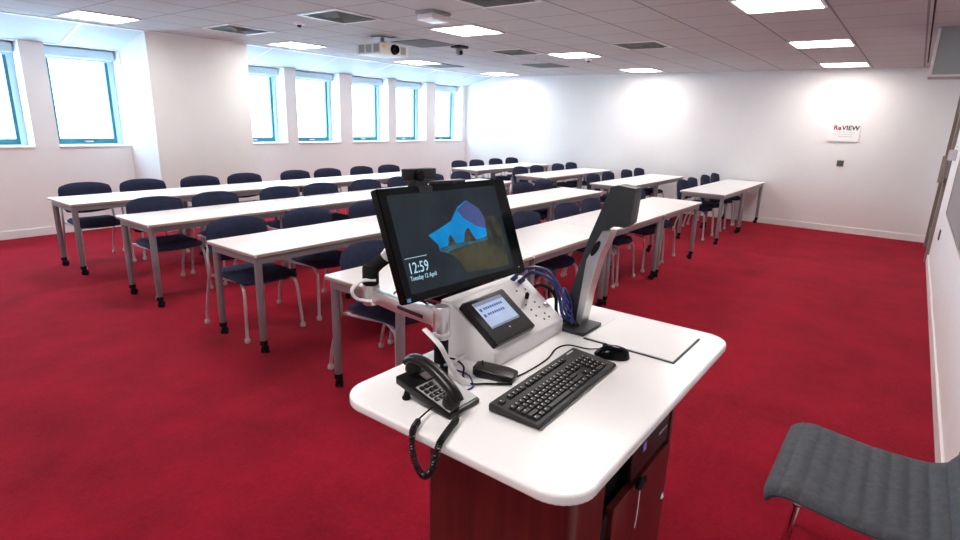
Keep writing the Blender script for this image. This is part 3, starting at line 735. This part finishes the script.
m = MB(); m.tube([(tip.x+.045, tip.y-.085, .198), (tip.x+.085, tip.y-.070, .25), (tip.x+.13, tip.y-.05, .305)], .0065, seg=8, smooth=False); m.build('gas_strut', alu_m, r)
m = MB(); m.lathe([(.026, -.013), (.026, .013)], Matrix.Translation(tgt+Vector((0, .012, 0))) @ Matrix.Rotation(radians(80), 4, 'X'), seg=18); m.build('tilt_head', dkgrey_m, r)
m = MB(); m.tube([(tip.x+.0, tip.y-.02, .222), (tip.x-.035, tip.y+.0, .222), (tip.x-.060, tip.y+.01, .200), (tip.x-.048, tip.y+.005, .172), (tip.x-.01, tip.y-.02, .160), (tip.x+.03, tip.y-.06, .155)], .0085, seg=8, flat=.6); m.build('cable_guide', wcable_m, r)
tag(arm, 'silver articulated monitor arm with black post clamped to the desk', 'monitor arm')
m = MB(); m.tube([(.955, .885, 1.135), (.958, .838, 1.105), (.985, .835, 1.06), (1.012, .832, 1.015), (1.035, .822, .985), (1.052, .812, .977)], .009, seg=8, flat=.4)
o = m.build('cable_sleeve', wcable_m); tag(o, 'white flat cable sleeve running from the monitor arm down to the desk', 'cable')
m = MB(); m.tube([(1.10, .985, .975), (1.14, .945, .975), (1.12, .89, .975), (1.07, .85, .975), (1.05, .81, .975), (1.08, .775, .975), (1.12, .725, .975)], .0028, seg=6); o = m.build('cable', rubber_m); tag(o, 'thin black cable curling on the desk beside the console foot', 'cable')
m = MB(); m.tube([(.985, .825, .9735), (1.01, .80, .9735), (1.04, .795, .9735), (1.06, .81, .9735), (1.09, .85, .9735), (1.09, .90, .9735)], .0026, seg=6); o = m.build('cable', cable_m); tag(o, 'thin blue cable curling around the foot of the monitor arm', 'cable')

# ------------------------------------------------------------------ telephone
r = ph = empty('desk_telephone', (.935, .833, DZ)); ph.rotation_euler = (0, 0, radians(-1))
Wp = .155
m = MB(); m.prism([(-.098, .001), (-.098, .013), (.05, .048), (.080, .054), (.080, .034), (.0, .016)], -.053, .058, 'x', bev=.003); base = m.build('base', black_m, r)
for fx in (-.052, .030):
    m = MB(); m.tube([(fx+.01, .045, .03), (fx+.006, .050, .006)], .008, smooth=False); m.lathe([(.009, 0), (.011, .004), (.009, .008)], Matrix.Translation((fx+.006, .050, 0))); m.build('foot', rubber_m, r)
slp = math.atan2(.038, .158)
PM = Matrix.Translation((0, -.098, .0142)) @ Matrix.Rotation(slp, 4, 'X')
m = MB(); m.box(-.047, .055, .006, .118, 0, .0016, M=PM); m.build('faceplate', mat('silver_grey_panel', (.42, .42, .43), .4, noise=.03), base, smooth=False)
for i in range(3):
    for j in range(4):
        m = MB(); m.box(-.044+i*.0155, -.032+i*.0155, .050+j*.0165, .061+j*.0165, .001, .006, .0015, M=PM); m.build('number_key', black_m, base)
m = MB(); m.box(-.002, .05, .125, .150, 0, .004, .001, M=PM); m.build('label_card', legend_m, base, smooth=False)
# handset across the left of the base
HM = Matrix.Translation((-.038, 0, 0))
m = MB()
hs = [Vector((-.030, -.104, .040)), Vector((-.028, -.085, .060)), Vector((-.022, -.035, .084)), Vector((-.016, .02, .097)), Vector((-.012, .058, .094)), Vector((-.010, .080, .080))]
m.tube(hs, .0165, seg=16, flat=.75)
m.lathe([(.018, -.020), (.021, -.016), (.021, .0), (.016, .010), (0, .012)], Matrix.Translation((-.028, -.083, .041)) @ Matrix.Rotation(slp, 4, 'X'), seg=20)
m.lathe([(.018, -.020), (.021, -.016), (.021, .0), (.016, .010), (0, .012)], Matrix.Translation((-.012, .056, .078)) @ Matrix.Rotation(slp, 4, 'X'), seg=20)
m.build('handset', black_m, r)
# curly cord: helix along a drooping path over the desk edge
path = catmull([Vector(p) for p in [(-.034, -.108, .030), (-.050, -.120, .016), (-.098, -.135, .012), (-.145, -.152, .009), (-.166, -.158, -.015), (-.168, -.148, -.048), (-.167, -.127, -.070), (-.166, -.103, -.055), (-.165, -.09, -.025), (-.152, -.078, .008), (-.12, -.060, .010), (-.100, -.052, .012), (-.053, -.045, .016)]], 10)
m = MB(); pts = []; acc = 0; n = len(path)
fine = []
for i in range(n-1):
    for j in range(10): fine.append((path[i].lerp(path[i+1], j/10), (path[i+1]-path[i]).normalized()))
prev = fine[0][0]; turns = 0
for i, (p, t) in enumerate(fine):
    acc += (p-prev).length; prev = p
    f = i/len(fine); coil = min(1, max(0, (f-.06)/.05)) * min(1, max(0, (.90-f)/.05))
    a = Vector((1, 0, 0)) if abs(t.x) < .9 else Vector((0, 1, 0)); nx = t.cross(a).normalized(); ny = t.cross(nx)
    th = acc/.0052*2*pi*.92
    if f*1 < 1: pts.append(p + (nx*cos(th)+ny*sin(th))*.0062*coil)
m.tube(pts, .0021, seg=5, smooth=False); m.build('curly_cord', black_m, r)
tag(ph, 'black corded desk telephone with a curly cord hanging over the desk edge', 'telephone')

# ------------------------------------------------------------------ keyboard, mouse, hub
kx, ky = 1.190, .629
r = kb = empty('keyboard', (kx, ky, DZ)); kb.rotation_euler = (0, 0, radians(1.5)); kb.scale = (.98, .87, .80)
m = MB(); m.prism([(-.080, .004), (-.082, .012), (-.074, .017), (.070, .031), (.078, .030), (.080, .020), (.078, .004)], -.222, .222, 'x', bev=.003); kbd = m.build('case', dkgrey_m, r)
ks = math.atan2(.014, .144); KM = Matrix.Translation((0, -.074, .0168)) @ Matrix.Rotation(ks, 4, 'X')
def keyrow(y, x, ws, h=.0155, g=.0188):
    for w0 in ws:
        if w0 < 0: x += -w0*g; continue
        x0, x1 = x+.0012, x+w0*g-.0012
        b = bmesh.new(); t = .0022; z0, z1 = 0, .0085
        vs = [b.verts.new(q) for q in ((x0, y, z0), (x1, y, z0), (x1, y+h, z0), (x0, y+h, z0), (x0+t, y+t*.6, z1), (x1-t, y+t*.6, z1), (x1-t, y+h-t, z1), (x0+t, y+h-t, z1))]
        for q in ((3, 2, 1, 0), (4, 5, 6, 7), (0, 1, 5, 4), (1, 2, 6, 5), (2, 3, 7, 6), (3, 0, 4, 7)): b.faces.new([vs[i] for i in q])
        kmb = MB(); kmb.add(b, 0, KM); cx_, cy_ = (x0+x1)/2, y+h/2
        if w0 < 2: kmb.box(cx_-.004, cx_+.0005, cy_+.001, cy_+.0045, .0083, .0087, mi=1, M=KM)
        kmb.build('keycap', [keys_m, legend_m], kbd, smooth=False); x += w0*g
KEYS = []
X_ = -.212; py = .0178
keyrow(.010, X_, [1.25, 1.25, 1.25, 5.9, 1.25, 1.25, 1.25, 1.35, -.2, 1, 1, 1, -.2, 2, 1])
keyrow(.010+py, X_, [2.25]+[1]*10+[2.5, -1.2, 1, -1.2, 1, 1, 1])
keyrow(.010+2*py, X_, [1.75]+[1]*11+[2.0, -3.4, 1, 1, 1])
keyrow(.010+3*py, X_, [1.5]+[1]*12+[1.25, -.2, 1, 1, 1, -.2, 1, 1, 1])
keyrow(.010+4*py, X_, [1]*13+[1.75, -.2, 1, 1, 1, -.2, 1, 1, 1])
keyrow(.118, X_, [1, -1, 1, 1, 1, 1, -.5, 1, 1, 1, 1, -.4, 1, 1, 1, 1, -.0, 1, 1, 1], g=.0186)
m = MB()
m.box(.158, .195, .128, .134, .0012, .0016, M=KM @ Matrix.Translation((0, .008, 0))); m.build('print_mark', legend_m, kbd, smooth=False)
tag(kb, 'black full-size keyboard in the middle of the white desk', 'keyboard')
r = ms = empty('computer_mouse', (1.473, .607, DZ)); ms.rotation_euler = (0, 0, radians(20))
m = MB()
def mouse(u, v, sd):
    a = u*2-1; b = v*2-1
    e = math.sqrt(max(0, 1-abs(b)**2.6)); y = b*.052; x = a*.030*e*(1-.10*b*b)
    z = 0 if not sd else (.036*(1-abs(b+.15)**2.4*.6)*math.sqrt(max(0, 1-a*a*.92)) if e > 0 else 0)
    z = max(z, .004 if sd else 0)
    return Vector((x, y, z))
m.grid(mouse, 16, 20); m.build('shell', blackgl_m, r, angle=70)
m = MB(); m.lathe([(.007, -.003), (.008, 0), (.007, .003)], Matrix.Translation((0, .022, .0325)) @ Matrix.Rotation(radians(90), 4, 'Y'), seg=14); m.build('scroll_wheel', dkgrey_m, r)
tag(ms, 'black computer mouse between the keyboard and the white document pad', 'mouse')
m = MB(); m.tube([(1.483, .652, .979), (1.47, .69, .973), (1.46, .745, .9725), (1.41, .76, .9725), (1.33, .742, .9725), (1.25, .738, .9725), (1.18, .742, .9725), (1.148, .752, .9725), (1.13, .760, .978)], .0021, seg=6)
o = m.build('mouse_cable', rubber_m); tag(o, 'thin black mouse cable running behind the keyboard to the small black hub', 'cable')
r = hub = empty('microphone_base', (1.135, .792, DZ)); hub.rotation_euler = (0, 0, radians(-72)); hub.scale = (.78, .9, 1)
m = MB(); m.prism([(-.075, -.022), (-.06, -.030), (.04, -.036), (.075, -.03), (.075, .03), (.04, .036), (-.06, .030), (-.075, .022)], .002, .028, 'z', bev=.006, seg=3)
for v in m.bm.verts:
    if v.co.z > .015: v.co.z -= max(0, (v.co.x+.02))*.12; 
m.build('housing', black_m, r)
m = MB(); m.tube([(-.045, .0, .028), (-.047, 0, .040)], .0035, seg=10, smooth=False); m.build('stub', dkgrey_m, r)
m = MB(); m.box(-.06, .06, -.025, .025, 0, .003); m.build('pad', rubber_m, r, smooth=False)
tag(hub, 'flat black wedge-shaped device in front of the white console', 'device')

# ------------------------------------------------------------------ document camera
r = dc = empty('document_camera', (1.66, .83, DZ))
DY = lambda l: [(y-.83, z-DZ) for y, z in l]
m = MB(); m.box(-.105, .03, -.086, .045, 0, .013, .003); m.build('base', slate_m, r)
m = MB(); m.prism(DY([(.853, .978), (.832, 1.095), (.806, 1.208), (.781, 1.291), (.724, 1.452), (.700, 1.460), (.644, 1.455), (.651, 1.346), (.667, 1.331), (.705, 1.330), (.739, 1.311), (.762, 1.262), (.786, 1.209), (.806, 1.01), (.806, .978)]), -.042, .016, 'x', bev=.004); m.build('head', slate_m, r)
m = MB(); m.prism(DY([(.806, .978), (.806, 1.01), (.786, 1.209), (.762, 1.262), (.739, 1.311), (.712, 1.314), (.720, 1.285), (.746, 1.216), (.770, 1.10), (.784, 1.001), (.788, .978)]), -.0415, .0155, 'x', bev=.002); arm2 = m.build('arm', alu_m, r, smooth=False)
m = MB(); ov = [(.757-.83+.011*cos(t)-.012*sin(t), 1.252-DZ+.027*sin(t)) for t in [i*pi/10 for i in range(20)]]
m.prism(ov, -.0425, .0165, 'x'); m.build('oval_shade_plate', rubber_m, arm2)  # dark plate standing in for the shaded hole through the arm
m = MB(); m.box(-.02, .014, -.165, -.14, .36, .378, .004); m.build('camera_lens', blackgl_m, r)
tag(dc, 'tall leaning document camera with slate head and metal arm', 'document camera')
r = pad = empty('document_pad', (1.667, .592, DZ)); pad.rotation_euler = (0, 0, radians(0))
m = MB(); m.box(-.125, .125, -.148, .146, 0, .004, .0015, 1); m.build('backing', slate_m, r, smooth=False)
m = MB(); m.box(-.120, .121, -.143, .142, .004, .0065, .001, 1); m.build('white_board', desk_m, r, smooth=False)
tag(pad, 'thin white rectangular pad with dark edge on the right end of the desk', 'pad')

# ------------------------------------------------------------------ grey visitor chair at the lower right
r = gc = empty('grey_lounge_chair', (2.2, -.03, 0))
prof = catmull([Vector((0, y, z)) for y, z in [(.222, .425), (.212, .444), (.190, .459), (.15, .465), (.06, .455), (-.04, .445), (-.14, .445), (-.22, .45), (-.275, .475), (-.305, .53), (-.325, .62), (-.335, .75), (-.335, .86)]], 12)
NP = len(prof)-1
arc = [0]
for i in range(NP): arc.append(arc[-1]+(prof[i+1]-prof[i]).length)
RIB = .058
def sheet(u, v, sd):
    i = min(int(round(v*NP)), NP); p = prof[i]
    t = (prof[min(i+1, NP)]-prof[max(i-1, 0)]).normalized(); nrm = Vector((0, t.z, -t.y)) * (1 if True else -1)
    if nrm.z < 0 and abs(nrm.z) > .2: nrm = -nrm
    nrm = Vector((0, -t.z, t.y)); nrm = -nrm
    ph_ = (arc[i] % RIB)/RIB; bulge = .010*(abs(sin(pi*ph_))**.55)
    a = u*2-1; ed = abs(a)**14
    th = (.012+bulge)*(1-ed*.8) if sd else -.012
    return Vector((a*.295, p.y-.0, p.z)) + nrm*th
m = MB(); m.grid(lambda u, v, sd: sheet(u, v, sd), 14, NP); seat_o = m.build('upholstered_shell', wfab_m, r, angle=75)
for s_ in (-1, 1):
    m = MB(); m.tube([(s_*.295, p.y, p.z-.003) for p in prof[::3]], .0045, seg=6); m.build('piping', wfab_m, seat_o)
for s_ in (-1, 1):
    for yl, yt in ((.165, .13), (-.27, -.24)):
        m = MB(); m.tube([(s_*.272, yl, 0), (s_*.262, yt, .425)], .0125, seg=14, smooth=False); m.build('leg', chrome_m, r)
    m = MB(); m.tube([(s_*.24, -.25, .428), (s_*.24, .14, .432)], .010, seg=8, smooth=False); m.build('seat_rail', chrome_m, r)
gc.location = (2.2, -.03, 0)
tag(gc, 'grey ribbed upholstered chair on chrome legs at the lower right', 'chair')
